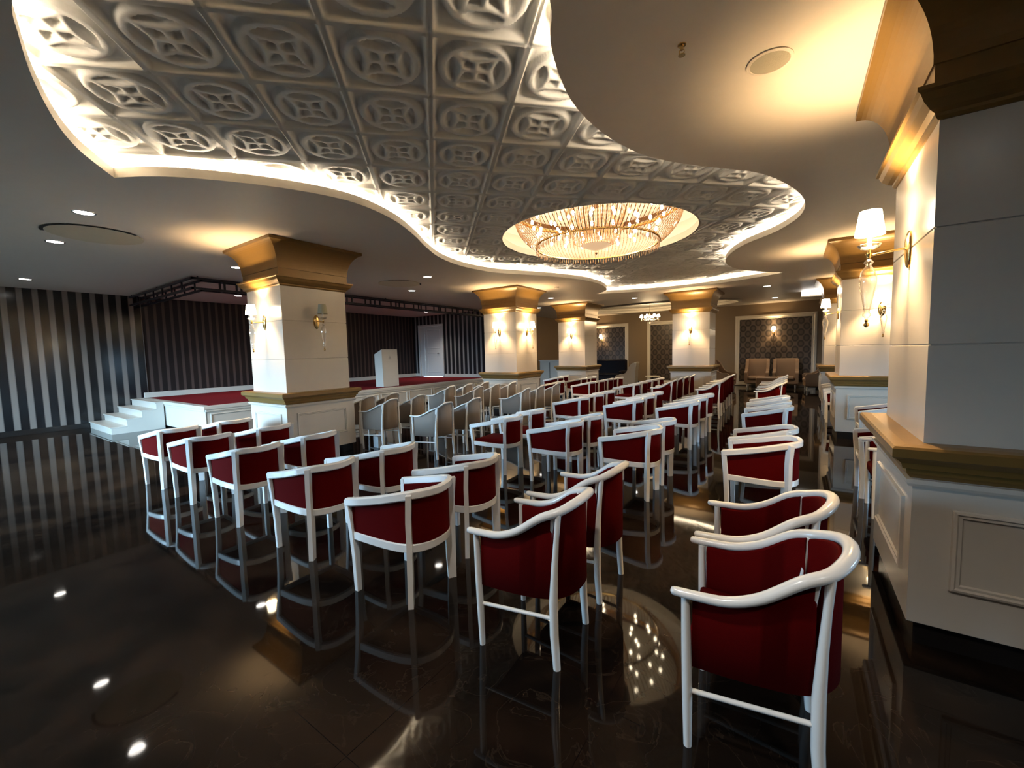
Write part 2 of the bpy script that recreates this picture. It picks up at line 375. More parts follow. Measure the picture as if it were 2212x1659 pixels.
for cx_, cy_ in ((.342, 0), (-.342, 0), (0, .342), (0, -.342)):
    pat = np.maximum(pat, band(np.hypot(cu - cx_, cv - cy_) - 0.240, 0.017) * (rr < 0.232))
inner = np.ones_like(rr)
for cx_, cy_ in ((.342, 0), (-.342, 0), (0, .342), (0, -.342)): inner *= (np.hypot(cu - cx_, cv - cy_) > 0.235)
pat = np.maximum(pat, np.maximum(band(cu, 0.015), band(cv, 0.015)) * inner * (rr < 0.232))
hh = np.maximum(hh, 0.034 * pat)
PZ = HP - hh
def inside(px, py, poly):
    r = np.zeros(px.shape, bool); n = len(poly)
    for i in range(n):
        x1, y1 = poly[i]; x2, y2 = poly[(i + 1) % n]
        if y1 == y2: continue
        c = ((y1 > py) != (y2 > py)) & (px < (x2 - x1) * (py - y1) / (y2 - y1) + x1); r ^= c
    return r
cxm = (PX[:-1, :-1] + PX[1:, 1:]) / 2; cym = (PY[:-1, :-1] + PY[1:, 1:]) / 2
keep = inside(cxm, cym, offset(OUT, 0.33)) & (np.hypot(cxm - CC.x, cym - CC.y) > CR + 0.03)
ii, jj = np.nonzero(keep); nv = PX.shape[1]
quads = np.stack([ii * nv + jj, (ii + 1) * nv + jj, (ii + 1) * nv + jj + 1, ii * nv + jj + 1], 1)
used, inv = np.unique(quads, return_inverse=True); quads = inv.reshape(-1, 4)
vco = np.stack([PX.ravel()[used], PY.ravel()[used], PZ.ravel()[used]], 1).astype(np.float32)
me = bpy.data.meshes.new('relief_tiles'); me.vertices.add(len(vco)); me.vertices.foreach_set('co', vco.ravel())
me.loops.add(quads.size); me.loops.foreach_set('vertex_index', quads.ravel().astype(np.int32))
me.polygons.add(len(quads)); me.polygons.foreach_set('loop_start', np.arange(0, quads.size, 4, dtype=np.int32))
me.polygons.foreach_set('use_smooth', np.ones(len(quads), bool))
me.update(calc_edges=True); me.materials.append(M_relief)
o = bpy.data.objects.new('relief_tiles', me); COL.objects.link(o); o.parent = ceil_o
# round coffer above the chandelier
def ringloop(r, z, n=96, c=CC): return [(c[0] + r*math.cos(2*math.pi*i/n), c[1] + r*math.sin(2*math.pi*i/n), z) for i in range(n)]
b = MB(); b.loft([ringloop(CR + 0.10, HP), ringloop(CR, HP - 0.03), ringloop(CR, HP + 0.09), ringloop(CR + 0.05, HP + 0.09), ringloop(CR + 0.05, HP + 0.02), ringloop(CR + 0.30, HP + 0.02), ringloop(CR + 0.30, HP + 0.42), ringloop(CR + 0.12, HP + 0.55), ringloop(0.05, HP + 0.60)])
b.make('chandelier_coffer', M_stage, ceil_o, 35)
b = MB(); b.loft([ringloop(CR + 0.12, HP + 0.07), ringloop(CR + 0.15, HP + 0.07)]); b.make('led_strip', M_led2, ceil_o)
# oval ornamental recess over the lounge
def oloop(s_, z, a=None): return [(OC[0] + (OA + s_)*math.cos(2*math.pi*i/64), OC[1] + (OB + s_)*math.sin(2*math.pi*i/64), z) for i in range(64)]
b = MB(); b.loft([oloop(0.12, H - 0.02), oloop(0.10, H - 0.05), oloop(0, H - 0.05), oloop(0, H + 0.04), oloop(-0.06, H + 0.06), oloop(-0.06, H + 0.12), oloop(-0.14, H + 0.16)])
b.make('cornice', M_frame, ceil_o, 30)
b = MB(); lps = []
for i in range(13):
    s_ = -0.14 - i * 0.11; lps.append([(OC[0] + max(.02, (OA + s_))*math.cos(2*math.pi*j/64), OC[1] + max(.02, (OB + s_))*math.sin(2*math.pi*j/64), H + 0.17 + (0.03 if i % 3 == 1 else 0) + 0.02*math.cos(j*math.pi/2) * (i % 2)) for j in range(64)])
b.loft(lps, False, True); b.make('ornamental_dome', M_relief, ceil_o, 60)

# ------------------------------------------------------------------ pillars
SH, BX, CP = 0.548, 0.590, 0.775
def pillar(x, y, label):
    t = thing('pillar', label, 'pillar', (x, y, 0))
    b = MB(); b.square([(SH - .012, 1.10), (SH - .012, 2.80)])
    for z0, z1 in ((1.10, 1.636), (1.642, 2.237), (2.243, 2.79)): b.square([(SH - .003, z0), (SH, z0 + .003), (SH, z1 - .003), (SH - .003, z1)])
    b.make('shaft', M_cream, t)
    MB().square([(BX - .035, 0.0), (BX - .035, .14)]).make('plinth', M_black, t)
    ped = MB().square([(BX - .004, .13), (BX, .134), (BX, .955)]).make('pedestal', M_cream, t)
    b = MB(); b.square([(BX - .02, .885), (BX + .018, .89), (BX + .026, .905), (BX + .03, .93), (BX - .02, .93)]); b.make('moulding', M_cream, t)
    pr = [(BX - .02, .93), (BX + .012, .935), (BX + .03, .96), (BX + .034, .985), (BX + .05, .99), (BX + .058, 1.02), (BX + .085, 1.045), (BX + .10, 1.055), (BX + .10, 1.10), (BX + .09, 1.112), (BX + .04, 1.118), (SH - .02, 1.118)]
    MB().square(pr).make('dado_rail', M_gold, t)
    cap = [(SH - .02, 2.765), (SH + .008, 2.770), (SH + .02, 2.785), (SH + .022, 2.80), (SH + .045, 2.815), (SH + .075, 2.85), (SH + .09, 2.885), (SH + .105, 2.895), (SH + .105, 2.915), (SH + .04, 2.918), (SH + .032, 2.93), (SH + .032, 3.03), (SH + .040, 3.033)]
    for i in range(1, 13):
        a = math.radians(78 * i / 12); cap.append((SH + .040 + (CP - SH - .045) * (1 - math.cos(a)) / (1 - math.cos(math.radians(78))), 3.033 + .365 * math.sin(a) / math.sin(math.radians(78))))
    cap += [(CP, 3.40), (CP, H - .002)]
    MB().square(cap).make('capital', M_gold, t)
    for q in range(4):                              # panel frame on each pedestal face
        b = MB(); a = BX - .155
        lps = []
        for (i_, d_) in ((0, 0), (.004, .016), (.016, .02), (.024, .010), (.036, .012), (.042, 0)):
            lps.append([(-a + i_, -BX - d_, .352 + i_), (a - i_, -BX - d_, .352 + i_), (a - i_, -BX - d_, .785 - i_), (-a + i_, -BX - d_, .785 - i_)])
        b.loft(lps); b.xf(Matrix.Rotation(q * math.pi/2, 4, 'Z')); b.make('panel_frame', M_cream, t)
    return t
PIL = {'P1': (-7.058, 3.826), 'P2': (-6.866, 9.96), 'P3': (-7.008, 14.739), 'P4': (-2.758, 14.516), 'R1': (1.119, 3.585), 'R2': (1.177, 9.757), 'R3': (1.168, 14.717)}
pillar(*PIL['P1'], 'large cream pillar with gold capital standing before the striped stage, nearest on the left')
pillar(*PIL['P2'], 'cream pillar with gold capital and two lit wall lamps at the far end of the stage')
pillar(*PIL['P3'], 'small-looking cream pillar with yellow-lit capital just right of the stage end')
pillar(*PIL['P4'], 'cream pillar with gold capital standing in front of the patterned lounge wall panels')
pillar(*PIL['R1'], 'huge cream pillar with wooden-gold dado cut off by the right edge of the photo')
pillar(*PIL['R2'], 'cream pillar right behind the huge right-hand pillar, seen beyond its glass lamp')
pillar(*PIL['R3'], 'narrow strip of farthest right-hand pillar beside the patterned wall with tan armchairs')

# ------------------------------------------------------------------ wall sconces (local: wall plane y=0, +y outwards)
def sconce(loc, rz, label, lit=True, power=1.0):
    t = thing('wall_sconce', label, 'wall lamp', loc, rz, 'wall sconces')
    b = MB()
    lps = []
    for r_, d_ in ((1.0, 0.0), (1.0, .008), (.9, .016), (.55, .024), (.2, .028)):
        lps.append([(.052 * r_ * math.cos(2*math.pi*i/28), d_, .115 * r_ * math.sin(2*math.pi*i/28)) for i in range(28)])
    b.loft([list(reversed(l)) for l in lps], True, True); b.make('backplate', M_brass, t, 40)
    b = MB(); b.tube([(0, .02, .01), (0, .08, .004), (0, .15, -.004), (0, .19, -.012)], .007, 10)
    b.lathe([(.004, -.03), (.012, -.024), (.012, -.012), (.018, -.006), (.018, .002), (.010, .006), (.008, .03)], 16, (0, .195, 0)); b.make('arm', M_brass, t, 50)
    b = MB(); b.lathe([(.012, .028), (.030, .030), (.052, .040), (.062, .058), (.060, .060), (.048, .044), (.012, .036)], 24, (0, .195, 0)); b.make('glass_dish', M_glass, t, 50)
    b = MB(); b.lathe([(.013, .036), (.013, .125), (.008, .13)], 14, (0, .195, 0)); b.make('candle_sleeve', M_frame, t, 50)
    b = MB(); z0, z1 = .120, .272
    b.lathe([(.078, z0), (.056, z1), (.054, z1), (.076, z0)], 28, (0, .195, 0), cap=False)
    b.make('lamp_shade', M_shade if lit else M_shade_off, t, 50)
    b = MB(); b.lathe([(.008, -.03), (.020, -.045), (.026, -.055), (.014, -.072), (.020, -.085), (.040, -.115), (.047, -.155), (.046, -.19), (.036, -.25), (.024, -.32), (.014, -.375), (.022, -.385), (.022, -.40), (.010, -.41), (.008, -.43)], 24, (0, .195, 0), cap=True)
    b.make('glass_pendant', M_glass, t, 50)
    b = MB(); b.lathe([(.002, -.42), (.009, -.425), (.012, -.432), (.006, -.440), (.015, -.452), (.015, -.462), (.004, -.474)], 14, (0, .195, 0)); b.make('brass_finial', M_brass, t, 50)
    if lit:
        l = bpy.data.lights.new('sconce_bulb', 'POINT'); l.energy = SCONCE_W * power; l.color = WARM; l.shadow_soft_size = 0.025
        o = bpy.data.objects.new('sconce_bulb', l); COL.objects.link(o); o.parent = t; o.location = (0, .195, .20)
    return t
SZ = 2.235
def on(p, face, off=0.0):
    x, y = PIL[p]; d = SH + .001
    return {'-y': ((x + off, y - d, SZ), math.pi), '+x': ((x + d, y + off, SZ), -math.pi/2), '-x': ((x - d, y + off, SZ), math.pi/2)}[face]
sconce(*on('P1', '-y'), 'lit brass wall lamp on the bright left face of the nearest left pillar')
sconce(*on('P1', '+x'), 'unlit brass wall lamp with grey shade on the shaded face of the nearest left pillar', lit=False)
sconce(*on('P2', '-y'), 'left of the two lit lamps on the pillar at the far end of the stage')
sconce(*on('P2', '+x'), 'right of the two lit lamps on the pillar at the far end of the stage')
sconce(*on('P3', '-y'), 'lit wall lamp on the small-looking pillar just right of the stage end')
sconce(*on('P4', '-y'), 'lit wall lamp on the pillar in front of the patterned lounge panels')
sconce(*on('R1', '-x'), 'large glowing wall lamp with glass drop pendant on the huge right pillar')
sconce(*on('R2', '-x'), 'small lit lamp with glass pendant on the left face of the second right pillar')
sconce(*on('R2', '-y', -.02), 'lit lamp half hidden behind the big glass pendant on the second right pillar')

sconce(*on('R3', '-y'), 'lit wall lamp on the farthest right pillar, hidden behind the second right pillar')
# ------------------------------------------------------------------ armchairs (local: forward = +y, floor z = 0)
def mir(P): return P + [(-x, y, z) for x, y, z in reversed(P[:-1])]
def rrect(wd, ht, c):
    a, b_ = wd/2, ht/2
    return [(-a + c, -b_), (a - c, -b_), (a, -b_ + c), (a, b_ - c), (a - c, b_), (-a + c, b_), (-a, b_ - c), (-a, -b_ + c)]
def cushion(plan, z0, z1, puff=.018):
    c = Vector((sum(p[0] for p in plan)/len(plan), sum(p[1] for p in plan)/len(plan)))
    lps = []
    for k_, z in ((.95, z0), (.99, z0 + .012), (1.0, (z0+z1)/2), (.985, z1 - .012), (.95, z1), (.75, z1 + puff*.6), (.4, z1 + puff), (.05, z1 + puff*1.1)):
        lps.append([(c.x + (x - c.x)*k_, c.y + (y - c.y)*k_, z) for x, y in plan])
    return MB().loft(lps, True, True)
def split_idx(P, ya):   # indices where left and right posts stand
    n = len(P); i0 = min(range(n//2), key=lambda i: abs(P[i].y - ya)); return i0, n - 1 - i0
def panel_chair(label, group, openarm=False):
    t = thing('panel_armchair', label, 'armchair', (0, 0, 0), 0, group)
    half = [(-.268, .272, .642), (-.264, .12, .670), (-.250, -.04, .702), (-.226, -.18, .734), (-.182, -.275, .752), (-.095, -.328, .753), (0, -.342, .750)]
    P = crom(mir(half), 4)
    b = MB(); b.sweep([(p.x, p.y, p.z) for p in P], rrect(.040, .058, .009)); b.make('top_rail', M_white, t, 40)
    low = crom(mir([(-.250, .250, .408), (-.246, .10, .402), (-.236, -.04, .396), (-.214, -.17, .390), (-.172, -.258, .388), (-.09, -.308, .388), (0, -.320, .388)]), 4)
    b = MB(); b.sweep([(p.x, p.y, p.z) for p in low], rrect(.030, .058, .006)); b.sweep([(-.25, .245, .408), (.25, .245, .408)], rrect(.030, .058, .006)); b.make('seat_frame', M_white, t, 40)
    for s_ in (-1, 1):
        b = MB(); b.sweep([(s_*.240, .236, 0), (s_*.243, .240, .25), (s_*.250, .248, .44), (s_*.264, .262, .62), (s_*.267, .268, .66)], rrect(.046, .046, .006), scales=[.86, .95, 1, .95, .9]); b.make('leg', M_white, t, 40)
        a = math.radians(-38 * s_); R_ = lambda x, y: (x*math.cos(a) - y*math.sin(a), x*math.sin(a) + y*math.cos(a))
        lps = []
        for (px, py, z, k_) in ((s_*.212, -.246, 0, 1.0), (s_*.208, -.246, .15, 1.15), (s_*.205, -.248, .40, 1.25), (s_*.208, -.250, .58, 1.15), (s_*.212, -.264, .758, 1.15)):
            lps.append([(px + R_(u_, v_)[0], py + R_(u_, v_)[1], z) for u_, v_ in ((-.029*k_, -.018), (.029*k_, -.018), (.029*k_, .018), (-.029*k_, .018))])
        b = MB(); b.loft(lps, True, True); b.make('leg', M_white, t)
    i0, i1 = split_idx(P, -.235)
    def pan(a, e, nm):
        Q = P[a:e + 1]; n_ = len(Q)
        pts = [(q.x * (.965 if q.z > .65 else .97), q.y + .006) for q in Q]
        pts = [(x, y) for x, y in pts]
        MB().shell(pts, [.414] * n_, [q.z - .024 for q in Q], -.022 if False else .022).make(nm, M_red, t, 40)
    if not openarm: pan(1, i0, 'side_panel'); pan(i1, len(P) - 2, 'side_panel')
    pan(i0, i1, 'backrest')
    plan = [(x * .93, y * .93) for x, y in [(p.x, p.y) for p in low]]
    cushion(plan, .41, .462).make('seat', M_red, t, 60)
    return t
def tub_chair(name, label, group, M_up, tip, post, peak, rail_r, rail_m):
    t = thing(name, label, 'armchair', (0, 0, 0), 0, group)
    half = [(-.262, .268, tip - .004), (-.262, .19, tip - .003), (-.258, .08, tip + .004), (-.248, -.03, tip + .045), (-.226, -.15, post - .035), (-.182, -.242, post), (-.10, -.300, peak - .012), (0, -.318, peak)]
    P = crom(mir(half), 4)
    n_ = len(P); sc = [.85 + .30 * math.sin(math.pi * i/(n_ - 1)) for i in range(n_)]
    b = MB(); b.tube([(p.x, p.y, p.z) for p in P], rail_r, 12, sc, rail_r * .86)
    for e in (P[0], P[-1]): b.lathe([(.001, -rail_r*.8), (rail_r*.6, -rail_r*.5), (rail_r*.78, 0), (rail_r*.6, rail_r*.5), (.001, rail_r*.72)], 10, (e.x, e.y + .003, e.z))
    b.make('top_rail', rail_m, t, 60)
    for s_ in (-1, 1):
        b = MB(); b.tube([(s_*.240, .222, 0), (s_*.246, .224, .22), (s_*.252, .228, .45), (s_*.256, .232, tip - .02)], .019, 10, [.85, 1.05, 1, .85]); b.make('leg', rail_m, t, 60)
        b = MB(); b.tube([(s_*.212, -.228, 0), (s_*.212, -.216, .18), (s_*.211, -.214, .36), (s_*.207, -.222, .55), (s_*.201, -.232, .70), (s_*.194, -.240, post - .01)], .021, 10, [.95, 1.1, 1.1, .85, .7, .8]); b.make('leg', rail_m, t, 60)
        b = MB(); b.tube([(s_*.244, .222, .248), (s_*.209, -.230, .270)], .0105, 8); b.make('stretcher', rail_m, t, 60)
    Q = [p for p in P[3:-3]]
    pts = [(q.x * .955, q.y * .955 + .004) for q in Q]
    ip, iq = split_idx([Vector((x, y, 0)) for x, y in pts], -.215)
    for a_, e_, nm in ((0, ip, 'side_panel'), (ip, iq, 'backrest'), (iq, len(Q) - 1, 'side_panel')):
        pp = [Vector(p_) for p_ in pts[a_:e_ + 1]]; zz = [q.z for q in Q[a_:e_ + 1]]
        if a_ > 0: pp[0] = pp[0].lerp(pp[1], .30)
        if e_ < len(Q) - 1: pp[-1] = pp[-1].lerp(pp[-2], .30)
        MB().shell([(v.x, v.y) for v in pp], [.365 - .012 * abs(v.x) / .26 for v in pp], [z_ - rail_r * .55 for z_ in zz], .026).make(nm, M_up, t, 50)
    for s_ in (-1, 1):
        MB().tube([(s_*.180, -.172, .42), (s_*.180, -.178, .60), (s_*.184, -.205, post - .02)], .012, 8).make('post', rail_m, t, 60)
    plan = [(q.x * .86, q.y * .86 + .01) for q in Q]
    plan = [(plan[0][0], .235)] + plan + [(plan[-1][0], .235)]
    cushion(plan, .36, .455, .022).make('seat', M_up, t, 60)
    return t
RZ = math.pi / 2
protoA = panel_chair('', ''); protoT = tub_chair('tub_armchair', '', '', M_red, .672, .834, .878, .0235, M_white); protoC = tub_chair('beige_tub_armchair', '', '', M_beige, .680, .820, .890, .0135, M_white)
used = set()
ORD = ['first', 'second', 'third', 'fourth', 'fifth', 'sixth', 'seventh']
BLK = {1: 'nearest chair block', 2: 'second chair block', 3: 'third chair block', 4: 'farthest chair block'}
SEAT = {2: ['near seat', 'far seat'], 3: ['near seat', 'middle seat', 'far seat'], 4: ['near seat', 'second seat', 'third seat', 'far seat'], 5: ['near seat', 'second seat', 'middle seat', 'fourth seat', 'far seat']}
KIND = {'A': ('white-framed red panel armchair', protoA, 'red panel armchairs in rows'), 'O': ('open-armed white and red armchair', protoA, 'red panel armchairs in rows'),
        'T': ('round-railed red tub armchair', protoT, 'red tub armchairs in rows'), 'C': ('beige tub armchair', protoC, 'beige tub armchairs in rows')}
def place(kind, x, y, rot, label):
    look, proto, grp = KIND[kind]
    lab = look + ', ' + label
    if proto.name not in used:
        used.add(proto.name); proto.location = (x, y, 0); proto.rotation_euler = (0, 0, RZ + math.radians(rot)); proto['label'] = lab; proto['group'] = grp; return proto
    return dup(proto, (x, y, 0), RZ + math.radians(rot), lab, grp, ('side_panel',) if kind == 'O' else ())
# rows: block -> list of (row ordinal from the right aisle, [(kind, x, y, rot)...])
ROWS = {
 1: [[('T', -.13, 1.97, 3), ('T', -.15, 2.57, 2)], [('T', -1.235, 1.985, 4), ('T', -1.26, 2.65, 1)], [('A', -2.31, 1.94, 4), ('A', -2.43, 2.66, 2)],
     [('A', -3.48, 1.96, 0), ('A', -3.44, 2.62, 4)], [('A', -4.76, 1.95, -1), ('A', -4.83, 2.64, 3)], [('A', -5.94, 1.95, -2), ('A', -5.93, 2.66, 3)], [('A', -6.99, 1.95, 2), ('A', -7.05, 2.63, 3)]],
 2: [[('A', -.29, 4.64, 0), ('A', -.32, 5.32, 1)], [('A', -1.57, 4.66, 2), ('A', -1.57, 5.30, 0)], [('A', -2.55, 4.68, 3), ('A', -2.53, 5.28, 1)], [('O', -3.49, 4.67, 3), ('O', -3.53, 5.40, 2)],
     [('C', -4.88, 4.80, 4), ('C', -4.85, 5.50, 2)], [('C', -6.20, 4.78, 8), ('C', -6.27, 5.52, 5)], [('C', -7.05, 4.92, 10), ('C', -7.12, 5.58, 6)]],
 3: [[('A', -.37, 7.22, 0), ('A', -.40, 7.90, 1), ('A', -.43, 8.66, -1)], [('A', -1.66, 7.33, 1), ('A', -1.65, 7.99, 0), ('A', -1.63, 8.60, 0)], [('A', -2.58, 7.30, 2), ('A', -2.58, 8.00, 0), ('A', -2.60, 8.70, 1)],
     [('A', -3.62, 7.30, 1), ('A', -3.60, 7.97, 0), ('A', -3.63, 8.70, 0)], [('C', -5.02, 7.42, 6), ('C', -5.06, 8.12, 3), ('C', -5.04, 8.84, 2)], [('C', -6.32, 7.42, 6), ('C', -6.36, 8.14, 3), ('C', -6.38, 8.90, 3)], [('C', -7.12, 7.32, 5), ('C', -7.15, 8.02, 2), ('C', -7.15, 8.72, 2)]],
 4: [[('T', -.48, 10.83, 0), ('T', -.49, 11.42, 1), ('T', -.50, 12.22, 0), ('T', -.50, 13.10, 0)], [('T', -1.70, 10.85, 2), ('T', -1.72, 11.45, 1), ('T', -1.75, 12.10, 0), ('T', -1.77, 12.80, 0), ('T', -1.78, 13.50, 0)],
     [('T', -2.80, 10.98, 1), ('T', -2.80, 11.58, 0), ('T', -2.80, 12.35, 0), ('T', -2.77, 13.00, 0)], [('O', -3.73, 10.80, 1), ('A', -3.72, 11.45, 0), ('O', -3.70, 12.40, 0), ('A', -3.70, 13.10, 0)],
     [('A', -5.10, 11.08, 2), ('A', -5.07, 11.70, 1), ('A', -5.10, 12.50, 0), ('A', -5.00, 13.12, 0)], [('A', -6.08, 11.02, 3), ('A', -6.05, 12.60, 0), ('A', -6.00, 13.25, 0)], [('A', -7.20, 11.30, 2), ('A', -7.10, 12.93, 2), ('A', -7.25, 13.62, 0)]],
}
for blk, rows in ROWS.items():
    for ri, row in enumerate(rows):
        for si, (k_, x, y, r_) in enumerate(row):
            place(k_, x, y, r_, '%s of %s row from the aisle, %s' % (SEAT[len(row)][si], ORD[ri], BLK[blk]))
for k_, x, y, r_, lab in (('T', .86, 5.30, 0, 'nearest one hidden behind the huge right pillar'), ('A', .85, 5.93, 0, 'second one hidden behind the huge right pillar'),
                      ('A', 1.06, 7.27, 0, 'nearer of two before the second right pillar'), ('A', 1.06, 8.15, 0, 'farther of two before the second right pillar'),
                      ('A', .80, 11.30, 0, 'near one of three beyond the second right pillar'), ('A', .80, 12.00, 0, 'middle one of three beyond the second right pillar'), ('A', .80, 12.70, 0, 'far one of three beyond the second right pillar')):
    place(k_, x, y, r_, lab)

# ------------------------------------------------------------------ stage
ST = 0.66; XS = -10.42; YS = 3.48
t = thing('stage', 'low stage with red carpet top and cream panelled front along the striped wall', 'stage', (XS, YS, 0))
b = MB(); b.box((-4.48, .06, .05), (-.06, 10.15, ST - .07)); b.make('core', M_stage, t)
b = MB(); b.box((-4.44, .10, ST - .071), (-.17, 10.15, ST)); b.make('carpet', M_carpet, t)
b = MB()
b.box((-.17, .0, ST - .07), (0, 10.15, ST + .006), .006); b.box((-4.48, 0, ST - .07), (-.17, .16, ST + .006), .006)
b.box((-.05, .04, ST - .12), (-.012, 10.15, ST - .07), .006); b.box((-4.48, .015, ST - .12), (-.05, .05, ST - .07), .006)
b.make('edge_trim', M_stage, t)
b = MB(); b.box((-.12, .08, 0), (-.08, 10.1, .06)); b.box((-4.4, .08, 0), (-.12, .12, .06)); b.make('kick_plinth', M_black, t)
b = MB(); b.box((-.06, .05, .06), (-.035, 10.15, ST - .07)); b.box((-3.0, .035, .06), (-.035, .062, ST - .07)); b.make('front_board', M_stage, t)
yy = .12
while yy < 10.0:
    y1 = min(yy + 1.04, 10.1); bb = MB(); lps = []
    for i_, d_ in ((0, 0), (.004, .014), (.02, .018), (.03, .006), (.036, 0)):
        lps.append([(-.035 + d_, yy + i_, .13 + i_), (-.035 + d_, y1 - i_, .13 + i_), (-.035 + d_, y1 - i_, ST - .16 - i_), (-.035 + d_, yy + i_, ST - .16 - i_)])
    bb.loft(lps); bb.make('panel_frame', M_stage, t); yy += 1.12
t = thing('stage_steps', 'white four-step stair leading up to the stage beside the striped wall', 'steps', (-14.0, 2.5, 0))
for i in range(4):
    b = MB(); z1 = .165 * (i + 1); b.box((-.9, .28 * i, 0 if i == 0 else 0), (1.08, 1.2, z1 - .025) if i < 0 else (1.08, .28 * (i + 1) if i < 3 else .98, z1 - .025)); b.box((-.9, .28 * i - .025, z1 - .025), (1.085, .28 * (i + 1) if i < 3 else .98, z1), .004); b.make('step', M_stage, t)
# skirting of the stage back wall
b = MB(); b.box((XL - .04, 3.62, ST - .02), (XL + .03, 13.65, ST + .14), .01); struct(b.make('baseboard_stage', M_stage))
b = MB(); b.box((XL, 13.60, ST - .02), (-14.68, 13.65, ST + .14), .006); b.box((-13.06, 13.60, ST - .02), (-10.42, 13.65, ST + .14), .006); struct(b.make('baseboard_return', M_stage))
# door on the stage
t = bpy.data.objects.new('door_1', None); COL.objects.link(t); struct(t)
b = MB(); b.box((-14.66, 13.60, ST), (-14.58, 13.80, 3.04)); b.box((-13.16, 13.60, ST), (-13.08, 13.80, 3.04)); b.box((-14.58, 13.60, 2.96), (-13.16, 13.80, 3.04)); b.make('door_frame', M_door, t)
b = MB(); b.box((-14.58, 13.66, ST + .01), (-14.31, 13.70, 2.955), .004); b.box((-14.30, 13.66, ST + .01), (-13.17, 13.70, 2.955), .004)
lf = b.make('door_leaf', M_door, t)
b = MB()
for x0, x1, z0, z1 in ((-14.15, -13.32, .85, 1.75), (-14.15, -13.32, 1.95, 2.8)):
    lps = [[(x0 + i_, 13.66 - d_, z0 + i_), (x1 - i_, 13.66 - d_, z0 + i_), (x1 - i_, 13.66 - d_, z1 - i_), (x0 + i_, 13.66 - d_, z1 - i_)] for i_, d_ in ((0, 0), (.008, .010), (.022, .010), (.03, 0))]
    b.loft(lps)
b.make('panel_moulding', M_door, lf)
b = MB(); b.lathe([(.028, 0), (.03, .01), (.012, .02), (.012, .045), (.028, .06), (.026, .08), (.004, .088)], 16); b.xf(Matrix.Translation((-13.42, 13.66, 1.72)) @ Matrix.Rotation(math.pi/2, 4, 'X')); b.make('door_handle', M_steel, lf, 50)
# lectern
t = thing('lectern', 'plain white lectern with sloping top and grey emblem standing on the stage edge', 'lectern', (-10.98, 8.8, ST + .007))
b = MB(); h0, h1 = 1.05, 1.20
b.add([(-.22, -.31, 0), (.16, -.31, 0), (.16, .31, 0), (-.22, .31, 0), (-.24, -.31, h0), (.13, -.31, h1), (.13, .31, h1), (-.24, .31, h0)], [(0, 3, 2, 1), (4, 5, 6, 7), (0, 1, 5, 4), (1, 2, 6, 5), (2, 3, 7, 6), (3, 0, 4, 7)])
b.make('body', M_stage, t)
b = MB(); xe = .1395
def fr(y, z): return (.16 - .03 * z / 1.2 + .002, y, z)
for q in (((-.055, .90), (-.03, .98), (-.015, .93)), ((-.03, .90), (0, 1.02), (.03, .90)), ((.015, .93), (.03, .98), (.055, .90))):
    b.add([fr(*p) for p in q], [(0, 1, 2)])
b.add([fr(-.07, .885), fr(.07, .885), fr(.07, .897), fr(-.07, .897)], [(0, 1, 2, 3)]); b.add([fr(-.05, .86), fr(.05, .86), fr(.05, .868), fr(-.05, .868)], [(0, 1, 2, 3)])
b.make('emblem', M_mark, t)
# truss
t = thing('lighting_truss', 'black box truss hanging under the ceiling around the stage edge', 'truss', (-10.55, 3.5, 0))
b = MB(); ch = .022; zt, zb_ = 3.40, 3.19
for dx in (0, -.24):
    for z in (zt, zb_):
        y0 = -dx
        b.box((dx - ch, y0 - ch, z - ch), (dx + ch, 10.14, z + ch)); b.box((-4.37, y0 - ch, z - ch), (dx + ch, y0 + ch, z + ch))
b.make('chord', M_truss, t)
b = MB(); y = .6; kk = 0
while y < 10.0:
    for dx in (0, -.24): b.box((dx - .014, y - .018, zb_), (dx + .014, y + .018, zt))
    for z in (zt, zb_): b.box((-.24, y - .014, z - .014), (0, y + .014, z + .014))
    y += .62 if kk % 2 else .34; kk += 1
x = -.6
while x > -4.3:
    for dy in (0, .24): b.box((x - .018, dy - .014, zb_), (x + .018, dy + .014, zt))
    x -= .62
b.make('rung', M_truss, t)
b = MB()
for x, y in ((0, .1), (0, 5.0), (0, 9.9), (-2.2, 0.0), (-4.2, 0.0)): b.box((x - .01, y - .01, zt), (x + .01, y + .01, H))
b.make('hanger', M_truss, t)

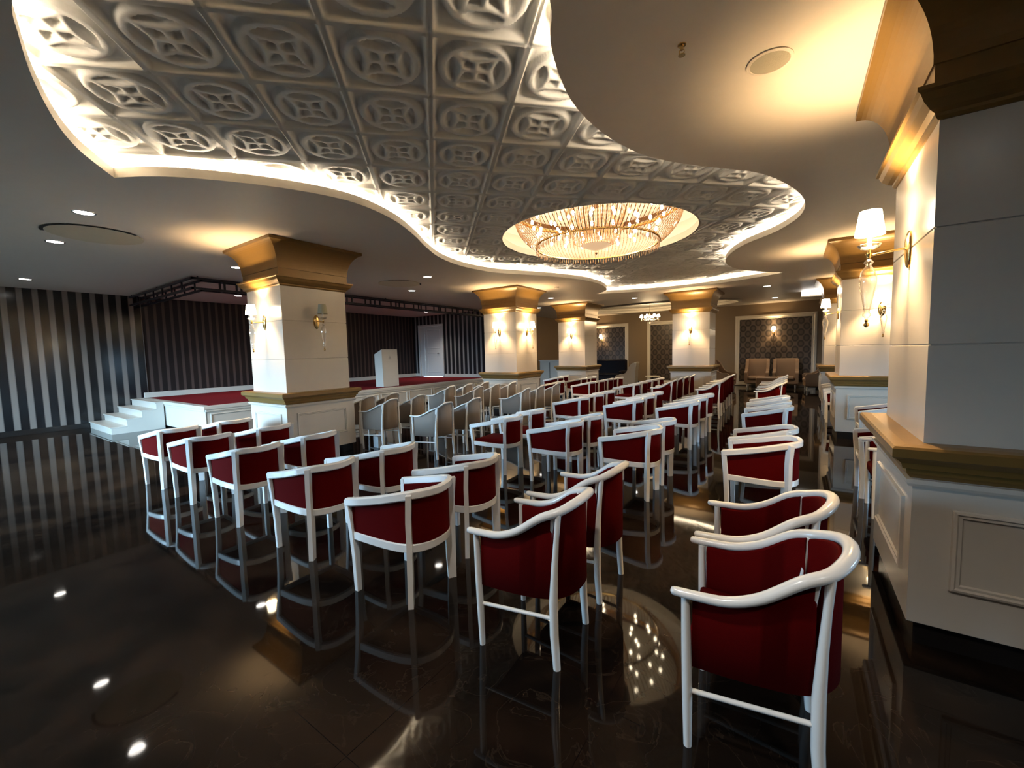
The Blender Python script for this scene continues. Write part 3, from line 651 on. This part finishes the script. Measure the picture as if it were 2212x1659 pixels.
# ------------------------------------------------------------------ downlights and ceiling fittings
def downlight(x, y, label, power=1.0, r=.105):
    t = thing('downlight', label, 'ceiling light', (x, y, H), 0, 'recessed downlights')
    b = MB(); b.lathe([(r * .82, -.001), (r * .86, -.006), (r, -.006), (r + .004, -.001)], 28, cap=False); b.make('trim_ring', M_steel, t, 50)
    b = MB(); b.lathe([(r * .84, -.0025), (r * .3, -.004)], 28); b.make('lens', M_down, t)
    l = bpy.data.lights.new('downlight_lamp', 'SPOT'); l.energy = DOWN_W * power * 4; l.color = NEUTRAL; l.spot_size = math.radians(115); l.spot_blend = 0.8; l.shadow_soft_size = .07
    o = bpy.data.objects.new('downlight_lamp', l); COL.objects.link(o); o.parent = t; o.location = (0, 0, -.02)
for x, y, lab in ((-7.05, 1.31, 'topmost left downlight, above the round ceiling patch at the left edge'), (-9.02, 1.34, 'downlight overlapping the lower edge of the left round ceiling patch'), (-13.38, 1.5, 'downlight nearest the striped left wall'),
                  (-9.05, 3.75, 'small-looking downlight at the left corner of the nearest left capital'), (-13.0, 5.37, 'downlight over the stage left of the nearest pillar'), (-7.04, 6.89, 'downlight right of the far round ceiling patch, nearer of the pair'),
                  (-8.85, 8.05, 'downlight below the far round ceiling patch, farther of the pair'), (-12.78, 12.36, 'downlight over the stage in front of the white door'), (-6.8, 12.27, 'downlight above the gap between the two middle pillars, nearer one'),
                  (-8.63, 14.56, 'tiny downlight right beside the capital at the stage end'), (-4.67, 14.4, 'downlight left of the lounge recess and small chandelier'), (-0.76, 14.57, 'larger downlight before the patterned wall with tan armchairs'), (-0.70, 18.21, 'smaller downlight nearest the far patterned wall'),
                  (-.9, .55, 'added out-of-view fill downlight above the nearest chairs'), (1.4, .2, 'added out-of-view fill downlight beside the huge right pillar'), (-2.6, -.6, 'added fill downlight behind the viewer over the dark floor')):  # these last three are added out of view to brighten the near area
    downlight(x, y, lab)
def patch(x, y, r, a0, a1, lab):
    t = thing('access_panel', lab, 'ceiling panel', (x, y, H), 0, 'round ceiling patches')
    MB().lathe([(r, -.001), (r, -.008), (.02, -.009)], 48).make('cover', M_patch, t)
    b = MB()
    for q0, q1 in a0: 
        n_ = 14; v = []
        for i in range(n_ + 1):
            a = math.radians(q0 + (q1 - q0) * i / n_); v += [(r * math.cos(a), r * math.sin(a), -.010), ((r + .04) * math.cos(a), (r + .04) * math.sin(a), -.010)]
        b.add(v, [(2*i, 2*i+2, 2*i+3, 2*i+1) for i in range(n_)])
    b.make('gap', M_gap, t)
patch(-8.15, 1.62, .50, ((250, 300), (300, 350), (350, 400)), 0, 'round yellowed ceiling patch with a dark cracked rim at the far left')
patch(-8.20, 7.05, .50, ((290, 345), (30, 60)), 0, 'faint round ceiling patch between the first two left pillars')
t = thing('ceiling_speaker', 'round grey ceiling speaker grille above the right pillar lamp', 'speaker', (-.18, 3.215, H))
MB().lathe([(.128, -.001), (.128, -.008), (.112, -.012), (.108, -.010)], 36, cap=False).make('rim', M_soffit, t, 40)
MB().lathe([(.110, -.009), (.02, -.012)], 36).make('grille', M_grille, t)
t = thing('sprinkler', 'small brass fire sprinkler head on the ceiling left of the speaker', 'sprinkler', (-.60, 2.73, H))
b = MB(); b.lathe([(.025, -.001), (.024, -.006), (.010, -.008), (.009, -.03)], 16); b.make('body', M_brass, t, 50)
b = MB(); b.tube([(-.012, 0, -.028), (-.014, 0, -.045), (0, 0, -.058)], .003, 6); b.tube([(.012, 0, -.028), (.014, 0, -.045), (0, 0, -.058)], .003, 6); b.lathe([(.020, -.058), (.020, -.061)], 14); b.make('deflector', M_brass, t, 50)
for x, y, lab in ((-5.52, 10.32, 'small round smoke detector on the ceiling lobe above the second pillar'), (-8.9, 11.2, 'tiny round smoke detector on the ceiling above the truss')):
    o = MB().lathe([(.06, -.001), (.06, -.018), (.05, -.03), (.01, -.034)], 24).make('smoke_detector', M_frame, None, 40); o.location = (x, y, H); tag(o, lab, 'smoke detector')
t = thing('ceiling_light_box', 'glowing white rectangular light box under the ceiling by the farthest right pillar', 'ceiling light', (.42, 17.0, H))
MB().box((-.34, -.10, -.20), (.34, .10, -.001), .01).make('housing', M_frame, t); MB().box((-.32, -.105, -.135), (.32, -.100, -.015)).make('diffuser', M_down, t)

# ------------------------------------------------------------------ big chandelier
t = thing('crystal_chandelier', 'large glowing basket chandelier of crystal bead strings in the round ceiling coffer', 'chandelier', (CC.x, CC.y, 3.40))
prof = [(1.40, .70), (1.43, .62), (1.41, .50), (1.36, .38), (1.27, .26), (1.16, .16), (1.06, .10)]
b = MB(); b.lathe([(1.44, .70), (1.44, .74), (1.38, .74), (1.38, .70)], 72, cap=False); b.make('top_ring', M_brass, t, 40)
b = MB(); b.lathe([(1.07, .095), (1.07, .115), (1.04, .115), (1.04, .095)], 72, cap=False); b.make('bottom_ring', M_brass, t, 40)
b = MB(); b.lathe([(1.36, .745), (1.40, .80), (1.40, .87), (.03, .88), (.03, .745)], 64, cap=False); b.make('ceiling_plate', M_plate, t, 40)
b = MB()
PP = [Vector((r_, 0, z)) for r_, z in prof]
pc = crom(PP, 5)
for i in range(120):
    a = 2 * math.pi * i / 120; ca, sa = math.cos(a), math.sin(a)
    lps = []
    for j, p in enumerate(pc):
        rr_ = .0095 if j % 2 else .004
        cx_, cy_ = p.x * ca, p.x * sa
        lps.append([(cx_ + rr_ * (ca * e0 - sa * e1), cy_ + rr_ * (sa * e0 + ca * e1), p.z) for e0, e1 in ((1, 0), (0, 1), (-1, 0), (0, -1))])
    b.loft(lps, True, True)
o = b.make('bead_curtain', M_bead, t, 60); o['kind'] = 'stuff'
b = MB()
for i in range(130):
    a = 2 * math.pi * i / 130; ca, sa = math.cos(a) * 1.05, math.sin(a) * 1.05; ln = .07 + .02 * (i % 3)
    b.lathe([(.003, 0), (.007, -ln * .5), (.009, -ln * .8), (.001, -ln)], 5, (ca, sa, .095))
o = b.make('crystal_fringe', M_bead, t, 60); o['kind'] = 'stuff'
b = MB()
for r_, i_n, z0, z1 in ((.52, 64, .70, .16), (.34, 40, .70, .10)):
    for i in range(i_n):
        a = 2 * math.pi * i / i_n; x, y = math.cos(a), math.sin(a)
        lps = []
        for j in range(18):
            z = z0 + (z1 - z0) * j / 17; q_ = r_ * (1 - .25 * j / 17); rr_ = .008 if j % 2 else .0035
            lps.append([(q_ * x + rr_ * e0, q_ * y + rr_ * e1, z) for e0, e1 in ((1, 0), (0, 1), (-1, 0), (0, -1))])
        b.loft(lps, True, True)
o = b.make('inner_bead_drum', M_bead, t, 60); o['kind'] = 'stuff'
b = MB(); b.lathe([(.24, .13), (.25, .11), (.16, .06), (.06, .025), (.02, .01), (.018, -.02), (.004, -.03)], 36); b.make('bottom_bowl', M_bowl, t, 50)
b = MB(); b.lathe([(.018, -.02), (.024, -.03), (.012, -.045), (.004, -.06)], 14); b.make('finial', M_plate, t, 50)
for rr_, n_, z, ph in ((1.12, 20, .52, 0), (1.02, 18, .34, .15), (.72, 14, .50, .1), (.66, 12, .30, .3)):
    for i in range(n_):
        a = 2 * math.pi * i / n_ + ph
        if i == 0 and z == .52:
            bulb0 = MB().lathe([(.004, .038), (.018, .028), (.027, 0), (.020, -.026), (.003, -.044)], 10, (rr_ * math.cos(a), rr_ * math.sin(a), z)).make('bulb', M_bulb, t, 60)
            MB().tube([(rr_ * math.cos(a), rr_ * math.sin(a), z + .028), (rr_ * math.cos(a), rr_ * math.sin(a), z + .22)], .004, 5).make('stem', M_brass, bulb0)
        else:
            c = bulb0.copy(); COL.objects.link(c); c.parent = t
            c.location = (rr_ * math.cos(a) - 1.12, rr_ * math.sin(a), z - .52)
            d = bulb0.children[0].copy(); COL.objects.link(d); d.parent = c
l = bpy.data.lights.new('chandelier_lamp', 'POINT'); l.energy = CHAND_W; l.color = WARM; l.shadow_soft_size = .30
o = bpy.data.objects.new('chandelier_lamp', l); COL.objects.link(o); o.parent = t; o.location = (0, 0, .42)

# ------------------------------------------------------------------ small chandelier in the lounge
t = thing('arm_chandelier', 'small bright crystal chandelier with arms hanging in the far lounge', 'chandelier', (-5.10, 17.7, 2.95))
b = MB(); b.lathe([(.004, -.22), (.03, -.18), (.05, -.10), (.03, -.04), (.045, .02), (.02, .08), (.035, .14), (.012, .22), (.008, .67)], 16); b.make('stem', M_glass, t, 50)
b = MB(); b.lathe([(.05, .655), (.06, .67)], 16); b.tube([(0, 0, .2), (0, 0, .665)], .005, 6); b.make('chain', M_brass, t)
for i in range(8):
    a = math.pi / 4 * i; x, y = math.cos(a), math.sin(a)
    MB().tube([(0.02 * x, .02 * y, 0), (.12 * x, .12 * y, -.07), (.26 * x, .26 * y, -.06), (.36 * x, .36 * y, .03)], .007, 6).make('arm', M_glass, t, 50)
    sh = MB().lathe([(.062, .06), (.040, .16)], 14, (.36 * x, .36 * y, .0), cap=False).make('lamp_shade', M_shade, t, 50)
    MB().lathe([(.001, .0), (.012, -.03), (.009, -.08), (.001, -.11)], 8, (.36 * x, .36 * y, -.0)).make('crystal_drop', M_glass, t, 50)
l = bpy.data.lights.new('chandelier_lamp', 'POINT'); l.energy = 40; l.color = WARM; l.shadow_soft_size = .25
o = bpy.data.objects.new('chandelier_lamp', l); COL.objects.link(o); o.parent = t; o.location = (0, 0, .12)

# ------------------------------------------------------------------ far wall panels
for i, (x0, x1, lab) in enumerate(((-2.03, .49, ''), (-5.81, -3.30, ''), (-9.50, -7.07, ''))):
    tr = bpy.data.objects.new('trim_%d' % (i + 1), None); COL.objects.link(tr); struct(tr)
    MB().box((x0, YF - .012, .18), (x1, YF - .001, 2.82)).make('wallpaper_panel', M_damask, tr)
    b = MB(); lps = []
    for i_, d_ in ((-.17, 0), (-.16, .035), (-.09, .045), (-.05, .02), (-.01, .03), (0, .012)):
        lps.append([(x0 + i_, YF - d_, .18 + i_), (x1 - i_, YF - d_, .18 + i_), (x1 - i_, YF - d_, 2.82 - i_), (x0 + i_, YF - d_, 2.82 - i_)])
    b.loft(lps); b.make('panel_frame', M_frame, tr)
b = MB(); b.box((-10.75, YF - .02, 0), (XR, YF, .12)); struct(b.make('baseboard_far', M_black))
def wall_lamp(x, lab, lit=True):
    return sconce((x, YF - .012, 2.20), math.pi, lab, lit, .35)
wall_lamp(-.79, 'lit wall lamp on the patterned panel above the two tan armchairs')
wall_lamp(-8.27, 'lit wall lamp on the patterned panel above the dark sofa')
wall_lamp(-4.56, 'unlit wall lamp on the middle patterned panel behind a pillar', False)

# ------------------------------------------------------------------ lounge furniture (local: forward = +y)
def bowed(w0, w1, d0, d1, z0, z1, n=6, c=.03):
    pass
def wing_chair(label, x, y, rz, M_up, wd=.84, back=1.17, armh=.66, group=None, name='wing_armchair'):
    t = thing(name, label, 'armchair', (x, y, 0), rz, group); hw = wd / 2
    for sx_, sy_ in ((-1, 1), (1, 1), (-1, -1), (1, -1)):
        MB().lathe([(.012, 0), (.02, .02), (.028, .17)], 12, (sx_ * (hw - .09), sy_ * .30, 0)).make('leg', M_white, t, 50)
    b = MB(); b.box((-hw + .02, -.38, .16), (hw - .02, .36, .34), .03); b.make('base', M_up, t, 40)
    b = MB(); b.box((-hw + .12, -.26, .33), (hw - .12, .40, .47), .045); b.make('seat_cushion', M_up, t, 40)
    lps = []
    for z, yb, yf, k_ in ((.30, -.40, -.22, 1.0), (.60, -.42, -.25, 1.0), (.95, -.46, -.31, 1.0), (back - .05, -.49, -.37, .98), (back, -.48, -.40, .93)):
        W_ = hw * k_; lps.append([(-W_, yb, z), (-W_ * .5, yb - .015, z), (W_ * .5, yb - .015, z), (W_, yb, z), (W_ - .02, yf, z), (W_ * .5, yf + .01, z), (-W_ * .5, yf + .01, z), (-W_ + .02, yf, z)])
    MB().loft(lps, True, True).make('backrest', M_up, t, 50)
    for s_ in (-1, 1):
        # wing and arm in one sweeping side
        pr = [(-.42, .20), (.36, .20), (.38, armh - .05), (.33, armh), (.10, armh + .01), (-.06, armh + .10), (-.16, armh + .28), (-.24, back - .10), (-.34, back - .02), (-.45, back - .03)]
        o0_, o1_ = s_ * (hw + .01), s_ * (hw - .10)
        v = [(o0_, y_, z_) for y_, z_ in pr] + [(o1_, y_, z_) for y_, z_ in pr]; n_ = len(pr)
        f = [tuple(range(n_)) if s_ < 0 else tuple(reversed(range(n_))), tuple(range(2*n_-1, n_-1, -1)) if s_ < 0 else tuple(range(n_, 2*n_))]
        for i in range(n_):
            j = (i + 1) % n_; f.append((i, i + n_, j + n_, j) if s_ < 0 else (i, j, j + n_, i + n_))
        MB().add(v, f).make('arm', M_up, t)
    return t
wing_chair('left of the two tan high-backed armchairs below the patterned wall panel', -1.32, 19.72, math.pi, M_tan, group='tan lounge armchairs')
wing_chair('right of the two tan high-backed armchairs below the patterned wall panel', -.34, 19.72, math.pi, M_tan, group='tan lounge armchairs')
wing_chair('tan wing armchair seen side-on beside the pillar, facing the low table', -2.42, 18.35, -math.pi/2 - .25, M_tan, group='tan lounge armchairs')
wing_chair('low tan armchair seen from its side right of the low table', .62, 18.85, math.pi/2 + .1, M_tan, .74, .80, .62, 'tan lounge armchairs')
wing_chair('pale wing armchair seen side-on between two pillars before the dark sofa', -5.95, 17.2, math.pi/2 + .15, M_pale, .78, 1.14, .62)
t = thing('ottoman', 'small square tan low table between the aisle and tan armchairs', 'table', (-.92, 18.45, 0))
MB().box((-.34, -.30, .12), (.34, .30, .50), .03).make('body', M_tan, t, 40)
for sx_ in (-1, 1):
    for sy_ in (-1, 1): MB().lathe([(.012, 0), (.022, .13)], 10, (sx_ * .27, sy_ * .23, 0)).make('leg', M_white, t, 50)
t = thing('sofa', 'dark navy high-backed sofa under the far-left patterned panel', 'sofa', (-8.25, 19.72, 0), math.pi)
MB().box((-1.35, -.42, .0), (1.35, .40, .42), .03).make('base', M_navy, t, 40)
MB().box((-1.35, -.46, .10), (1.35, -.22, 1.20), .05).make('backrest', M_navy, t, 40)
for s_ in (-1, 1): MB().box((s_ * 1.37, -.44, .10), (s_ * 1.18, .42, .66), .05).make('armrest', M_navy, t, 40)
for q in range(3): MB().box((-1.17 + q * .785, -.24, .42), (-1.17 + q * .785 + .775, .40, .52), .03).make('seat_cushion', M_navy, t, 40)
t = thing('console_cabinet', 'pale cabinet with ledge half seen between the second and third pillars', 'cabinet', (-9.75, 17.6, 0))
MB().box((-.55, -.22, 0), (.55, .22, 1.22), .008).make('body', M_pale, t); MB().box((-.60, -.26, 1.22), (.60, .26, 1.27), .01).make('top', M_stage, t)
MB().box((-.012, -.232, .1), (.012, -.219, 1.15)).make('door_joint', M_gap, t)
t = thing('side_table', 'small dark side table with pale rim beside the pale wing armchair', 'table', (-4.95, 17.6, 0))
MB().lathe([(.30, .52), (.31, .535), (.30, .55)], 28).make('top', M_frame, t, 40); MB().lathe([(.16, 0), (.16, .02), (.03, .05), (.025, .52)], 20).make('pedestal', M_black, t, 40)
# carton under the beige chairs
o = MB().box((-.07, -.06, 0), (.07, .06, .21), .004).make('carton', M_blue); o.location = (-6.24, 4.72, 0); tag(o, 'small pale blue-lit carton standing on the floor under a beige chair', 'box')
